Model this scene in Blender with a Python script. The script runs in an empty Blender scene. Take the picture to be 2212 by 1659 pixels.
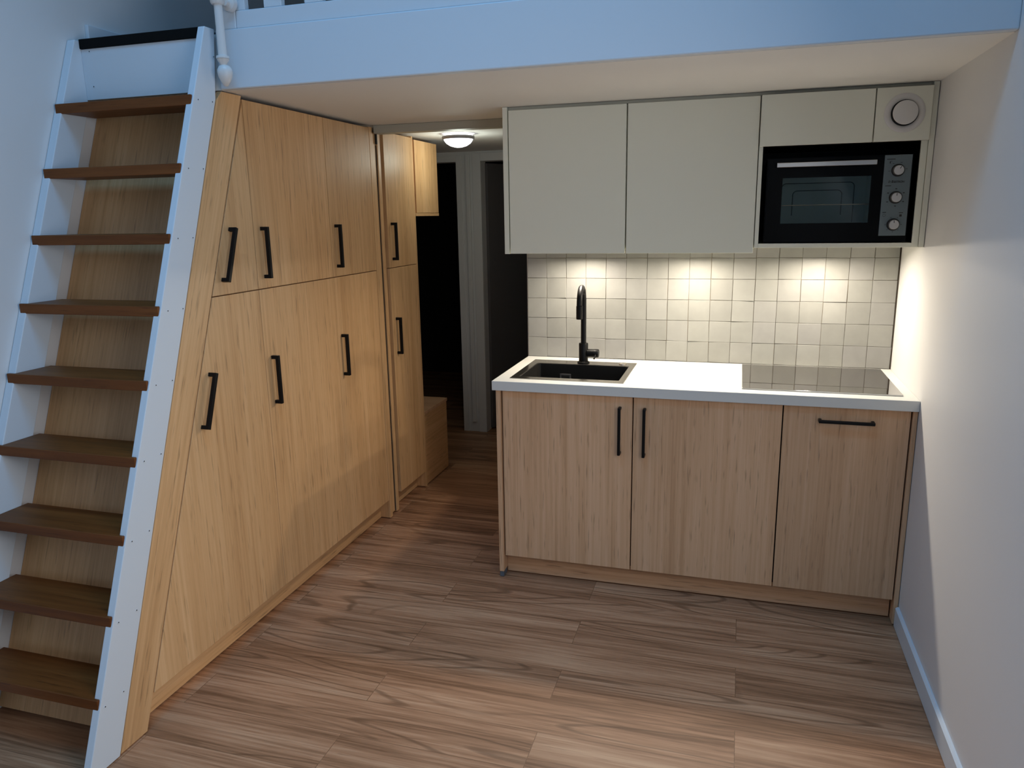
import bpy, bmesh, math, random
from mathutils import Vector, Matrix
random.seed(7)
scene = bpy.context.scene
COL = scene.collection

# ------------------------------------------------------------------ camera
CAM_F, CAM_W = 1621.34, 2212.0
CAM_LOC = (-0.6515, -2.9409, 1.5822)
YAW, PITCH, ROLL = 0.2939, -0.2212, -0.0179
fw = Vector((-math.sin(YAW)*math.cos(PITCH), math.cos(YAW)*math.cos(PITCH), math.sin(PITCH)))
rt = Vector((math.cos(YAW), math.sin(YAW), 0)); up = rt.cross(fw)
r2 = rt*math.cos(ROLL) + up*math.sin(ROLL); u2 = -rt*math.sin(ROLL) + up*math.cos(ROLL)
cam_data = bpy.data.cameras.new('camera')
cam_data.sensor_fit = 'HORIZONTAL'; cam_data.sensor_width = 36.0
cam_data.lens = CAM_F/CAM_W*36.0; cam_data.clip_start = 0.02
cam = bpy.data.objects.new('camera', cam_data); COL.objects.link(cam)
cam.matrix_world = Matrix(((r2.x, u2.x, -fw.x, CAM_LOC[0]), (r2.y, u2.y, -fw.y, CAM_LOC[1]),
                           (r2.z, u2.z, -fw.z, CAM_LOC[2]), (0, 0, 0, 1)))
scene.camera = cam

# ------------------------------------------------------------------ world, daylight, added window fill, exposure
world = bpy.data.worlds.new('world'); scene.world = world; world.use_nodes = True
wb = world.node_tree.nodes['Background']
wb.inputs[0].default_value = (0.30, 0.55, 1.0, 1); wb.inputs[1].default_value = 0.3
scene.view_settings.view_transform = 'Standard'; scene.view_settings.look = 'None'
scene.view_settings.gamma = 1.0; scene.view_settings.use_curve_mapping = False
scene.view_settings.exposure = 0.2

def area_light(name, loc, size, size_y, power, color, rot=(0, 0, 0), spread=180, shape='RECTANGLE', parent=None):
    d = bpy.data.lights.new(name, 'AREA'); d.shape = shape; d.size = size
    if shape in ('RECTANGLE', 'ELLIPSE'): d.size_y = size_y
    d.energy = power; d.color = color; d.spread = math.radians(spread)
    o = bpy.data.objects.new(name, d); COL.objects.link(o); o.rotation_euler = rot
    if parent is not None:
        o.parent = parent; o.location = Vector(loc) - parent.location
    else: o.location = loc
    return o
WIN_FILL_COL = (0.92, 0.95, 1.0)
SKY_COL = (0.16, 0.52, 1.0)
area_light('skylight_daylight', (-1.5, -2.0, 4.55), 1.9, 1.3, 32, SKY_COL, spread=120)
area_light('added_window_fill', (0.03, -2.15, 1.50), 1.3, 1.1, 18.5, WIN_FILL_COL, rot=(0, math.radians(64), 0), spread=170)  # fill light added on the right, set in an unseen window

# ------------------------------------------------------------------ materials
def new_mat(name):
    m = bpy.data.materials.new(name); m.use_nodes = True
    nt = m.node_tree; b = nt.nodes['Principled BSDF']
    return m, nt, b
def N(nt, t, **kw):
    n = nt.nodes.new(t)
    for k, v in kw.items(): setattr(n, k, v)
    return n
def setin(n, **kw):
    for k, v in kw.items(): n.inputs[k.replace('_', ' ')].default_value = v
def ramp(nt, stops):
    r = N(nt, 'ShaderNodeValToRGB'); e = r.color_ramp.elements
    while len(e) < len(stops): e.new(0.5)
    for i, (p, c) in enumerate(stops): e[i].position = p; e[i].color = (*c, 1)
    return r
def flat(name, col, rough=0.5, metal=0.0, bump=0.0, bscale=200, spec=0.5):
    m, nt, b = new_mat(name)
    b.inputs['Base Color'].default_value = (*col, 1); b.inputs['Roughness'].default_value = rough
    b.inputs['Metallic'].default_value = metal; b.inputs['Specular IOR Level'].default_value = spec
    tc = N(nt, 'ShaderNodeTexCoord'); nz = N(nt, 'ShaderNodeTexNoise')
    nz.inputs['Scale'].default_value = bscale; nz.inputs['Detail'].default_value = 3
    nt.links.new(tc.outputs['Object'], nz.inputs['Vector'])
    mr = N(nt, 'ShaderNodeMapRange'); dv = 0.005 if (metal > 0.5 or rough < 0.3) else 0.04; mr.inputs[3].default_value = max(0.02, rough-dv); mr.inputs[4].default_value = min(1, rough+dv)
    nt.links.new(nz.outputs[0], mr.inputs[0]); nt.links.new(mr.outputs[0], b.inputs['Roughness'])
    if bump:
        bp = N(nt, 'ShaderNodeBump'); bp.inputs['Strength'].default_value = bump; bp.inputs['Distance'].default_value = 0.002
        nt.links.new(nz.outputs[0], bp.inputs['Height']); nt.links.new(bp.outputs[0], b.inputs['Normal'])
    return m
def wood(name, axis, dark, mid, light, rough=0.45, fine=85.0, along=1.4, pores=0.55, contrast=1.0):
    """straight grain running along the given axis"""
    m, nt, b = new_mat(name); L = nt.links.new
    tc = N(nt, 'ShaderNodeTexCoord'); oi = N(nt, 'ShaderNodeObjectInfo')
    sh = N(nt, 'ShaderNodeVectorMath', operation='SCALE'); sh.inputs['Scale'].default_value = 7.0
    cmb = N(nt, 'ShaderNodeCombineXYZ')
    for i in range(3): L(oi.outputs['Random'], cmb.inputs[i])
    L(cmb.outputs[0], sh.inputs[0])
    ad = N(nt, 'ShaderNodeVectorMath', operation='ADD'); L(tc.outputs['Object'], ad.inputs[0]); L(sh.outputs[0], ad.inputs[1])
    def noise(across, alng, det, rg, dist=0.0):
        mp = N(nt, 'ShaderNodeMapping'); s = [across]*3; s['xyz'.index(axis)] = alng
        mp.inputs['Scale'].default_value = s; L(ad.outputs[0], mp.inputs['Vector'])
        n = N(nt, 'ShaderNodeTexNoise'); setin(n, Scale=1.0, Detail=det, Roughness=rg, Distortion=dist); L(mp.outputs[0], n.inputs['Vector'])
        return n
    band = noise(13.0, 0.5, 3, 0.55, 0.5); streak = noise(fine, along, 4, 0.65, 0.3); pore = noise(120.0, 8.0, 2, 0.5)
    broad = noise(1.1, 0.6, 1, 0.5)
    mx = N(nt, 'ShaderNodeMath', operation='MULTIPLY'); mx.inputs[1].default_value = 0.42; L(band.outputs[0], mx.inputs[0])
    ma = N(nt, 'ShaderNodeMath', operation='MULTIPLY_ADD'); ma.inputs[1].default_value = 0.58; L(streak.outputs[0], ma.inputs[0]); L(mx.outputs[0], ma.inputs[2])
    w = 0.205/contrast
    r = ramp(nt, [(0.5-w, dark), (0.5, mid), (0.5+w, light)]); L(ma.outputs[0], r.inputs[0])
    pr = N(nt, 'ShaderNodeMapRange'); setin(pr); pr.inputs[1].default_value = 0.60; pr.inputs[2].default_value = 0.74; pr.inputs[3].default_value = 0; pr.inputs[4].default_value = pores
    L(pore.outputs[0], pr.inputs[0])
    mix = N(nt, 'ShaderNodeMix', data_type='RGBA'); L(pr.outputs[0], mix.inputs[0]); L(r.outputs[0], mix.inputs[6])
    mix.inputs[7].default_value = (*[c*0.45 for c in dark], 1)
    hs = N(nt, 'ShaderNodeHueSaturation'); vr = N(nt, 'ShaderNodeMapRange'); vr.inputs[1].default_value = 0.3; vr.inputs[2].default_value = 0.7; vr.inputs[3].default_value = 0.92; vr.inputs[4].default_value = 1.08
    L(broad.outputs[0], vr.inputs[0]); L(vr.outputs[0], hs.inputs['Value']); L(mix.outputs[2], hs.inputs['Color']); L(hs.outputs[0], b.inputs['Base Color'])
    b.inputs['Roughness'].default_value = rough
    bp = N(nt, 'ShaderNodeBump'); setin(bp, Strength=0.12, Distance=0.0008); L(streak.outputs[0], bp.inputs['Height']); L(bp.outputs[0], b.inputs['Normal'])
    return m
def floor_material():
    m, nt, b = new_mat('floor_vinyl_oak'); L = nt.links.new
    tc = N(nt, 'ShaderNodeTexCoord')
    mp = N(nt, 'ShaderNodeMapping'); mp.inputs['Location'].default_value = (1.19+11.85, 0.613+3.42, 0); L(tc.outputs['Object'], mp.inputs['Vector'])
    br = N(nt, 'ShaderNodeTexBrick'); br.offset = 0.5; br.offset_frequency = 2; br.squash_frequency = 1; br.squash = 1.0
    setin(br, Scale=1.0, Mortar_Size=0.0012, Mortar_Smooth=0.3, Bias=0.0, Brick_Width=1.185, Row_Height=0.171)
    br.inputs['Color1'].default_value = (0, 0, 0, 1); br.inputs['Color2'].default_value = (1, 1, 1, 1); br.inputs['Mortar'].default_value = (0.5, 0.5, 0.5, 1)
    L(mp.outputs[0], br.inputs['Vector'])
    rnd = N(nt, 'ShaderNodeMath', operation='MULTIPLY'); rnd.inputs[1].default_value = 37.0; L(br.outputs['Color'], rnd.inputs[0])
    def noise(sx, sy, det, rg, dist):
        q = N(nt, 'ShaderNodeMapping'); q.inputs['Scale'].default_value = (sx, sy, 1); L(tc.outputs['Object'], q.inputs['Vector'])
        n = N(nt, 'ShaderNodeTexNoise', noise_dimensions='4D'); setin(n, Scale=1.0, Detail=det, Roughness=rg, Distortion=dist)
        L(q.outputs[0], n.inputs['Vector']); L(rnd.outputs[0], n.inputs['W']); return n
    # cathedral rings: contour lines of a stretched noise field
    big = noise(0.6, 5.0, 1.2, 0.4, 0.05); fine = noise(3.0, 95.0, 4, 0.6, 0.2); mid = noise(0.6, 11.0, 5, 0.62, 0.3); pore = noise(9.0, 220.0, 2, 0.5, 0)
    k = N(nt, 'ShaderNodeMath', operation='MULTIPLY'); k.inputs[1].default_value = 120.0; L(big.outputs[0], k.inputs[0])
    jit = N(nt, 'ShaderNodeMath', operation='MULTIPLY_ADD'); jit.inputs[1].default_value = 2.4; L(mid.outputs[0], jit.inputs[0]); L(k.outputs[0], jit.inputs[2])
    sn = N(nt, 'ShaderNodeMath', operation='SINE'); L(jit.outputs[0], sn.inputs[0])
    ring = N(nt, 'ShaderNodeMapRange'); ring.inputs[1].default_value = 0.62; ring.inputs[2].default_value = 1.0; L(sn.outputs[0], ring.inputs[0])
    # rings only inside the heart of some planks
    msk = N(nt, 'ShaderNodeMapRange'); msk.inputs[1].default_value = 0.47; msk.inputs[2].default_value = 0.58; L(big.outputs[0], msk.inputs[0])
    rm = N(nt, 'ShaderNodeMath', operation='MULTIPLY'); L(ring.outputs[0], rm.inputs[0]); L(msk.outputs[0], rm.inputs[1])
    s1 = N(nt, 'ShaderNodeMath', operation='MULTIPLY'); s1.inputs[1].default_value = 0.38; L(fine.outputs[0], s1.inputs[0])
    s2 = N(nt, 'ShaderNodeMath', operation='MULTIPLY_ADD'); s2.inputs[1].default_value = 0.62; L(mid.outputs[0], s2.inputs[0]); L(s1.outputs[0], s2.inputs[2])
    r = ramp(nt, [(0.395, FLOOR_D), (0.51, FLOOR_M), (0.625, FLOOR_L)]); L(s2.outputs[0], r.inputs[0])
    mx = N(nt, 'ShaderNodeMix', data_type='RGBA'); mx.inputs[7].default_value = (*[c*0.55 for c in FLOOR_D], 1); L(r.outputs[0], mx.inputs[6])
    rs = N(nt, 'ShaderNodeMath', operation='MULTIPLY'); rs.inputs[1].default_value = 0.55; L(rm.outputs[0], rs.inputs[0]); L(rs.outputs[0], mx.inputs[0])
    pr = N(nt, 'ShaderNodeMapRange'); pr.inputs[1].default_value = 0.62; pr.inputs[2].default_value = 0.75; pr.inputs[4].default_value = 0.5; L(pore.outputs[0], pr.inputs[0])
    m2 = N(nt, 'ShaderNodeMix', data_type='RGBA'); m2.inputs[7].default_value = (*[c*0.5 for c in FLOOR_D], 1); L(mx.outputs[2], m2.inputs[6]); L(pr.outputs[0], m2.inputs[0])
    tv = N(nt, 'ShaderNodeMapRange'); tv.inputs[3].default_value = 0.93; tv.inputs[4].default_value = 1.06; L(br.outputs['Color'], tv.inputs[0])
    hs = N(nt, 'ShaderNodeHueSaturation'); L(m2.outputs[2], hs.inputs['Color']); L(tv.outputs[0], hs.inputs['Value'])
    m3 = N(nt, 'ShaderNodeMix', data_type='RGBA'); m3.inputs[7].default_value = (*[c*0.55 for c in FLOOR_D], 1); L(hs.outputs[0], m3.inputs[6])
    jf = N(nt, 'ShaderNodeMath', operation='MULTIPLY'); jf.inputs[1].default_value = 0.6; L(br.outputs['Fac'], jf.inputs[0]); L(jf.outputs[0], m3.inputs[0])
    L(m3.outputs[2], b.inputs['Base Color']); b.inputs['Roughness'].default_value = 0.42; b.inputs['Specular IOR Level'].default_value = 0.35
    bp = N(nt, 'ShaderNodeBump'); setin(bp, Strength=0.15, Distance=0.001); L(s2.outputs[0], bp.inputs['Height']); L(bp.outputs[0], b.inputs['Normal'])
    return m
def tile_material():
    m, nt, b = new_mat('handmade_cream_tile'); L = nt.links.new
    g = N(nt, 'ShaderNodeNewGeometry'); tc = N(nt, 'ShaderNodeTexCoord')
    r = ramp(nt, [(0.0, (0.285, 0.283, 0.262)), (0.35, (0.318, 0.318, 0.293)), (0.7, (0.335, 0.333, 0.311)), (1.0, (0.310, 0.307, 0.295))]); L(g.outputs['Random Per Island'], r.inputs[0])
    n = N(nt, 'ShaderNodeTexNoise'); setin(n, Scale=14.0, Detail=3.0, Roughness=0.55); L(tc.outputs['Object'], n.inputs['Vector'])
    v = N(nt, 'ShaderNodeMapRange'); v.inputs[1].default_value = 0.3; v.inputs[2].default_value = 0.7; v.inputs[3].default_value = 0.95; v.inputs[4].default_value = 1.05; L(n.outputs[0], v.inputs[0])
    hs = N(nt, 'ShaderNodeHueSaturation'); L(r.outputs[0], hs.inputs['Color']); L(v.outputs[0], hs.inputs['Value']); L(hs.outputs[0], b.inputs['Base Color'])
    b.inputs['Roughness'].default_value = 0.48; b.inputs['Specular IOR Level'].default_value = 0.3
    bp = N(nt, 'ShaderNodeBump'); setin(bp, Strength=0.35, Distance=0.003); L(n.outputs[0], bp.inputs['Height']); L(bp.outputs[0], b.inputs['Normal'])
    return m
def emit(name, col, strength):
    m, nt, b = new_mat(name); b.inputs['Base Color'].default_value = (0.9, 0.9, 0.9, 1)
    b.inputs['Emission Color'].default_value = (*col, 1); b.inputs['Emission Strength'].default_value = strength
    return m
FLOOR_D, FLOOR_M, FLOOR_L = (0.20, 0.094, 0.045), (0.40, 0.205, 0.108), (0.56, 0.330, 0.190)
OAK_D, OAK_M, OAK_L = (0.51, 0.275, 0.115), (0.66, 0.39, 0.182), (0.76, 0.485, 0.250)
M = {}
M['wall'] = flat('white_wall_paint', (0.75, 0.745, 0.735), 0.6, bump=0.06, bscale=160)
M['white'] = flat('white_gloss_daylight_tint', (0.68, 0.73, 0.77), 0.5, bump=0.03, bscale=60)  # white paint with the blue of the daylight mixed in
M['soffit'] = flat('white_ceiling_paint', (0.86, 0.85, 0.82), 0.7, bump=0.05, bscale=120)
M['oak'] = wood('oak_laminate_upright', 'z', OAK_D, OAK_M, OAK_L)
M['oak_h'] = wood('oak_laminate_lengthwise', 'y', OAK_D, OAK_M, OAK_L)
M['oak_base'] = wood('daylight_tinted_oak_upright', 'z', *[tuple(c*k for c, k in zip(q, (1.0, 1.02, 1.22))) for q in (OAK_D, OAK_M, OAK_L)])  # the wardrobe oak again, bluish daylight put into its colour
M['oak_x'] = wood('oak_laminate_crosswise', 'x', *[tuple(c*k for c, k in zip(q, (0.92, 0.92, 1.1))) for q in (OAK_D, OAK_M, OAK_L)])
M['tread'] = wood('dark_varnished_pine', 'x', (0.085, 0.024, 0.005), (0.165, 0.052, 0.011), (0.24, 0.082, 0.019), rough=0.45, fine=40, along=2.0, pores=0.5, contrast=0.8)
M['tread'].node_tree.nodes['Principled BSDF'].inputs['Specular IOR Level'].default_value = 0.2
M['floor'] = floor_material()
M['sage'] = flat('pale_sage_lacquer', (0.86, 0.86, 0.73), 0.5)
M['sage_dark'] = flat('sage_filler_strip', (0.46, 0.45, 0.37), 0.5)
M['counter'] = flat('cream_worktop_laminate', (0.70, 0.695, 0.655), 0.45)
M['grout'] = flat('pale_grout', (0.24, 0.20, 0.15), 0.9)
M['tile'] = tile_material()
M['black'] = flat('matt_black_metal', (0.004, 0.004, 0.0045), 0.42, spec=0.22)
M['blackrub'] = flat('black_rubber', (0.015, 0.014, 0.013), 0.7)
M['void'] = flat('black_nosing_and_gap_shade', (0.004, 0.004, 0.004), 0.7, spec=0.12)  # black of the ladder nosing, also painted shade inside the base cabinets
M['sink'] = flat('gunmetal_sink', (0.020, 0.019, 0.018), 0.32, metal=0.2)
M['sinkrim'] = flat('brushed_gunmetal_rim', (0.46, 0.43, 0.385), 0.22, metal=1.0)
M['glass_blk'] = flat('black_ceramic_glass', (0.018, 0.014, 0.012), 0.03, bscale=5)
M['glass_blk'].node_tree.nodes['Principled BSDF'].inputs['IOR'].default_value = 6.0
M['ovenblk'] = flat('black_oven_enamel', (0.003, 0.003, 0.003), 0.30, spec=0.08)
M['chrome'] = flat('brushed_steel', (0.62, 0.58, 0.53), 0.32, metal=1.0)
M['panel'] = flat('grey_blue_fascia', (0.16, 0.20, 0.215), 0.45, metal=0.3)
M['ridge'] = flat('oven_cavity_shadow_steel', (0.16, 0.19, 0.185), 0.5)
M['ovenin'] = flat('oven_cavity_steel', (0.72, 0.80, 0.78), 0.45)
M['greydoor'] = flat('dark_grey_door_paint', (0.13, 0.12, 0.12), 0.5)
M['plastic'] = flat('white_plastic', (0.74, 0.72, 0.69), 0.4)
M['carpet'] = flat('dark_loft_carpet', (0.03, 0.035, 0.04), 0.95, bump=0.4, bscale=400)
M['dark'] = flat('unlit_room_painted_dark', (0.03, 0.03, 0.03), 0.9)  # near-black colour stands in for the lack of light there
M['steel_dark'] = flat('dark_nickel_ring', (0.30, 0.29, 0.30), 0.35, metal=0.8)
M['foot'] = flat('grey_plastic_foot', (0.10, 0.12, 0.14), 0.5)
M['seal'] = flat('dark_brush_seal', (0.045, 0.032, 0.02), 0.8)
M['screw'] = flat('dull_steel_screw', (0.55, 0.55, 0.56), 0.4, metal=0.6)
M['led'] = emit('led_diffuser', (1.0, 0.86, 0.66), 6.0)
M['lampglass'] = emit('lit_opal_glass', (0.93, 0.97, 1.0), 3.0)
def glass_mat():
    m, nt, b = new_mat('tinted_oven_glass'); L = nt.links.new
    t = N(nt, 'ShaderNodeBsdfTransparent'); t.inputs[0].default_value = (0.86, 0.90, 0.90, 1)
    b.inputs['Base Color'].default_value = (0.003, 0.003, 0.004, 1); b.inputs['Roughness'].default_value = 0.06
    mx = N(nt, 'ShaderNodeMixShader'); mx.inputs[0].default_value = 0.12
    L(t.outputs[0], mx.inputs[1]); L(b.outputs[0], mx.inputs[2]); L(mx.outputs[0], nt.nodes['Material Output'].inputs[0])
    return m
M['ovenglass'] = glass_mat()

# ------------------------------------------------------------------ mesh helpers (vertices are given in room coordinates)
def box(bm, x0, x1, y0, y1, z0, z1):
    vs = [bm.verts.new((x, y, z)) for x in (x0, x1) for y in (y0, y1) for z in (z0, z1)]
    for f in ((0, 1, 3, 2), (4, 6, 7, 5), (0, 4, 5, 1), (2, 3, 7, 6), (0, 2, 6, 4), (1, 5, 7, 3)):
        bm.faces.new([vs[i] for i in f])
    return vs
def prism(bm, pts, axis, a, b):
    """extrude a polygon (2D points in the two other axes, in xyz order) along axis from a to b"""
    def mk(p, t):
        if axis == 'x': return (t, p[0], p[1])
        if axis == 'y': return (p[0], t, p[1])
        return (p[0], p[1], t)
    A = [bm.verts.new(mk(p, a)) for p in pts]; B = [bm.verts.new(mk(p, b)) for p in pts]
    n = len(pts)
    bm.faces.new(A); bm.faces.new(list(reversed(B)))
    for i in range(n): bm.faces.new([A[i], B[i], B[(i+1) % n], A[(i+1) % n]])
def lathe(bm, prof, center, axis='z', n=40, close=True):
    """prof: list of (radius, t) revolved about axis through center"""
    c = Vector(center); rings = []
    for r, t in prof:
        ring = []
        if r < 1e-6:
            p = {'z': (0, 0, t), 'y': (0, t, 0), 'x': (t, 0, 0)}[axis]; ring = [bm.verts.new(c+Vector(p))]
        else:
            for i in range(n):
                a = 2*math.pi*i/n; q, s = r*math.cos(a), r*math.sin(a)
                p = {'z': (q, s, t), 'y': (q, t, s), 'x': (t, q, s)}[axis]; ring.append(bm.verts.new(c+Vector(p)))
        rings.append(ring)
    for a, b in zip(rings, rings[1:]):
        for i in range(n):
            j = (i+1) % n
            f = [a[i % len(a)], a[j % len(a)], b[j % len(b)], b[i % len(b)]]
            f = list(dict.fromkeys(f))
            if len(f) > 2: bm.faces.new(f)
    if close:
        for r in (rings[0], rings[-1]):
            if len(r) > 2: bm.faces.new(r)
def tube(bm, pts, r, n=16):
    pts = [Vector(p) for p in pts]; rings = []; ref = None
    for i, p in enumerate(pts):
        d = (pts[min(i+1, len(pts)-1)] - pts[max(i-1, 0)]).normalized()
        if ref is None:
            ref = Vector((1, 0, 0)) if abs(d.x) < 0.9 else Vector((0, 1, 0))
        a = (ref - d*ref.dot(d)).normalized(); b = d.cross(a); ref = a
        rr = r[i] if isinstance(r, (list, tuple)) else r
        rings.append([bm.verts.new(p + a*rr*math.cos(2*math.pi*k/n) + b*rr*math.sin(2*math.pi*k/n)) for k in range(n)])
    for A, B in zip(rings, rings[1:]):
        for k in range(n): bm.faces.new([A[k], A[(k+1) % n], B[(k+1) % n], B[k]])
    bm.faces.new(rings[0]); bm.faces.new(list(reversed(rings[-1])))
def obj(name, bm, mat, parent=None, bevel=0.0, smooth=False, seg=2):
    bmesh.ops.recalc_face_normals(bm, faces=bm.faces)
    off = Vector((0, 0, 0)); p = parent
    while p is not None: off += p.location; p = p.parent
    bmesh.ops.translate(bm, verts=bm.verts, vec=-off)
    me = bpy.data.meshes.new(name); bm.to_mesh(me); bm.free()
    for mm in (mat if isinstance(mat, (list, tuple)) else [mat]): me.materials.append(mm)
    o = bpy.data.objects.new(name, me); COL.objects.link(o); o.parent = parent
    if smooth:
        for f in me.polygons: f.use_smooth = True
        es = o.modifiers.new('edges', 'EDGE_SPLIT'); es.split_angle = math.radians(40)
    if bevel:
        b = o.modifiers.new('bevel', 'BEVEL'); b.width = bevel; b.segments = seg; b.limit_method = 'ANGLE'; b.angle_limit = math.radians(40)
    return o
def tilt(o, pivot, angle):
    """turn the mesh back about pivot and the object forward again, so that its grain follows the slope"""
    off = o.parent.location; pl = Vector(pivot)-off; R = Matrix.Rotation(-angle, 4, 'X')
    for v in o.data.vertices: v.co = R @ (v.co - pl)
    o.location = pl; o.rotation_euler = (angle, 0, 0)
def thing(name, label, cat, loc, group=None):
    o = bpy.data.objects.new(name, None); COL.objects.link(o); o.location = loc; o.empty_display_size = 0.05
    return tag(o, label, cat, group)
def tag(o, label, cat, group=None):
    o['label'] = label; o['category'] = cat
    if group: o['group'] = group
    return o
def struct(o):
    o['kind'] = 'structure'; return o
def BM(*boxes):
    bm = bmesh.new()
    for b in boxes: box(bm, *b)
    return bm

# ------------------------------------------------------------------ setting
XL, XW, YB, ZS, YBM = -2.957, -2.383, 0.59, 2.0185, -0.609   # left wall, wardrobe face, kitchen wall, soffit, loft beam face
YF, ZLOFT, ZTOP, YEND = -4.6, 2.207, 4.3, 2.188
DZ = 1.952
struct(obj('floor', BM((-4.0, 0.15, YF-0.1, 4.3, -0.1, 0)), M['floor']))
struct(obj('wall_left', BM((-3.10, XL, YF, 1.385, 0, ZTOP), (-3.10, XL, 1.385, 2.6, DZ, ZTOP)), M['wall']))
struct(obj('wall_right', BM((0.0, 0.14, YF, -2.75, 0, ZTOP), (0.0, 0.14, -1.55, 2.6, 0, ZTOP), (0.0, 0.14, -2.75, -1.55, 0, 0.85), (0.0, 0.14, -2.75, -1.55, 2.25, ZTOP)), M['wall']))
# kitchen wall behind the tiles and the corridor wall that runs back from its end
struct(obj('wall_kitchen', BM((-1.637, 0, YB+0.012, YB+0.11, 0, ZS), (-1.637, -1.537, YB+0.11, YEND, 0, ZS)), M['wall']))
struct(obj('wall_far', BM((XL, -2.585, YEND, YEND+0.1, DZ, ZS), (-2.585, -2.402, YEND, YEND+0.1, 0, ZS), (-2.402, -1.637, YEND, YEND+0.1, DZ, ZS)), M['wall']))
# rooms beyond the doorways, their darkness painted into the walls
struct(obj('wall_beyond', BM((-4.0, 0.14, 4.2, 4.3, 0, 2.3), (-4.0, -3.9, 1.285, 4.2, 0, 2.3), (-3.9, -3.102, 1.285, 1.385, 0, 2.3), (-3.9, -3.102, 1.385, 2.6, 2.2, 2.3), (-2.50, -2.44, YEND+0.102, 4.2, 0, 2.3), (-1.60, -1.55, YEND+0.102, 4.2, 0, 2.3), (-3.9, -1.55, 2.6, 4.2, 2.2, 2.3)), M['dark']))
# soffit under the loft, loft carpet, beam
struct(obj('ceiling_low', BM((XW, 0, YBM+0.03, -0.5, ZS, ZLOFT-0.01), (XL, 0, -0.5, 2.6, ZS, ZLOFT-0.01), (XL, XW, -0.6, -0.5, ZS, ZLOFT-0.01)), M['soffit']))
struct(obj('floor_loft', BM((XL, 0, -0.585, 2.5, ZLOFT-0.01, ZLOFT)), M['carpet']))
struct(obj('trim_1', BM((XW+0.002, 0, YBM, YBM+0.03, ZS, ZLOFT)), M['white'], bevel=0.004))
struct(obj('wall_loft', BM((XL, 0, 2.4, 2.5, ZLOFT, ZTOP)), M['wall']))
struct(obj('wall_front', BM((-3.1, 0.14, YF-0.1, YF, 0, ZTOP)), M['wall']))
# upper ceiling with the roof window shaft
struct(obj('ceiling', BM((-3.1, 0.14, YF, -2.65, ZTOP, ZTOP+0.3), (-3.1, 0.14, -1.35, 2.6, ZTOP, ZTOP+0.3), (-3.1, -2.45, -2.65, -1.35, ZTOP, ZTOP+0.3), (-0.55, 0.14, -2.65, -1.35, ZTOP, ZTOP+0.3)), M['soffit']))
struct(obj('window_1', BM((-2.45, -2.39, -2.65, -1.35, ZTOP+0.05, ZTOP+0.11), (-0.61, -0.55, -2.65, -1.35, ZTOP+0.05, ZTOP+0.11), (-2.39, -0.61, -2.65, -2.59, ZTOP+0.05, ZTOP+0.11), (-2.39, -0.61, -1.41, -1.35, ZTOP+0.05, ZTOP+0.11)), M['white']))
struct(obj('added_window_2', BM((0.08, 0.13, -2.75, -2.69, 0.85, 2.25), (0.08, 0.13, -1.61, -1.55, 0.85, 2.25), (0.08, 0.13, -2.69, -1.61, 0.85, 0.91), (0.08, 0.13, -2.69, -1.61, 2.19, 2.25), (0.08, 0.13, -2.18, -2.12, 0.91, 2.19)), M['white']))  # unseen window frame, added around the fill light
# skirting boards
bm = bmesh.new(); prism(bm, [(-0.013, 0.003), (-0.0005, 0.003), (-0.0005, 0.083), (-0.006, 0.083), (-0.013, 0.077)], 'y', YF, -0.0)
struct(obj('baseboard_right', bm, M['white']))
struct(obj('baseboard_loft', BM((XL+0.0005, XL+0.016, -0.575, 2.4, ZLOFT, ZLOFT+0.072)), M['white'], bevel=0.003))
struct(obj('baseboard_left', BM((XL+0.0005, XL+0.013, YF, -1.56, 0.002, 0.08)), M['white'], bevel=0.003))
# door casings, cable trunking on the pier
struct(obj('trim_2', BM((-2.585, -2.545, YEND-0.008, YEND-0.0005, 0.0, DZ+0.04), (XL+0.002, -2.585, YEND-0.008, YEND-0.0005, DZ, DZ+0.04)), M['wall'], bevel=0.002))
struct(obj('trim_3', BM((-2.462, -2.402, YEND-0.012, YEND-0.0005, 0.0, DZ+0.055), (-2.402, -1.64, YEND-0.012, YEND-0.0005, DZ, DZ+0.055)), M['wall'], bevel=0.002))
struct(obj('trim_4', BM((-2.512, -2.482, YEND-0.018, YEND-0.0005, 0.075, 2.0)), M['wall'], bevel=0.003))
# dark grey door standing open into the room beyond
DHX, DHY, DA = -2.398, YEND+0.085, math.radians(66)
dd = Vector((math.cos(DA), math.sin(DA), 0)); dn = Vector((-dd.y, dd.x, 0))
def door_pt(s, t, z): return tuple(Vector((DHX, DHY, 0)) + dd*s - dn*t + Vector((0, 0, z)))
def door_box(s0, s1, t0, t1, z0, z1):
    bm = bmesh.new(); vs = box(bm, s0, s1, t0, t1, z0, z1)
    for v in vs: v.co = Vector(door_pt(v.co.x, v.co.y, v.co.z))
    return bm
dr = struct(obj('door_1', door_box(0.0, 0.80, -0.02, 0.018, 0.012, DZ-0.01), M['greydoor'], bevel=0.002))
dh = obj('handle_plate', door_box(0.66, 0.70, 0.019, 0.025, 0.90, 1.09), M['chrome'], dr, bevel=0.001)
bm = bmesh.new(); tube(bm, [door_pt(0.68, 0.026, 1.03), door_pt(0.68, 0.062, 1.03), door_pt(0.665, 0.067, 1.03), door_pt(0.57, 0.067, 1.03)], 0.008, 10)
obj('door_handle', bm, M['chrome'], dh, smooth=True)

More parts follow.
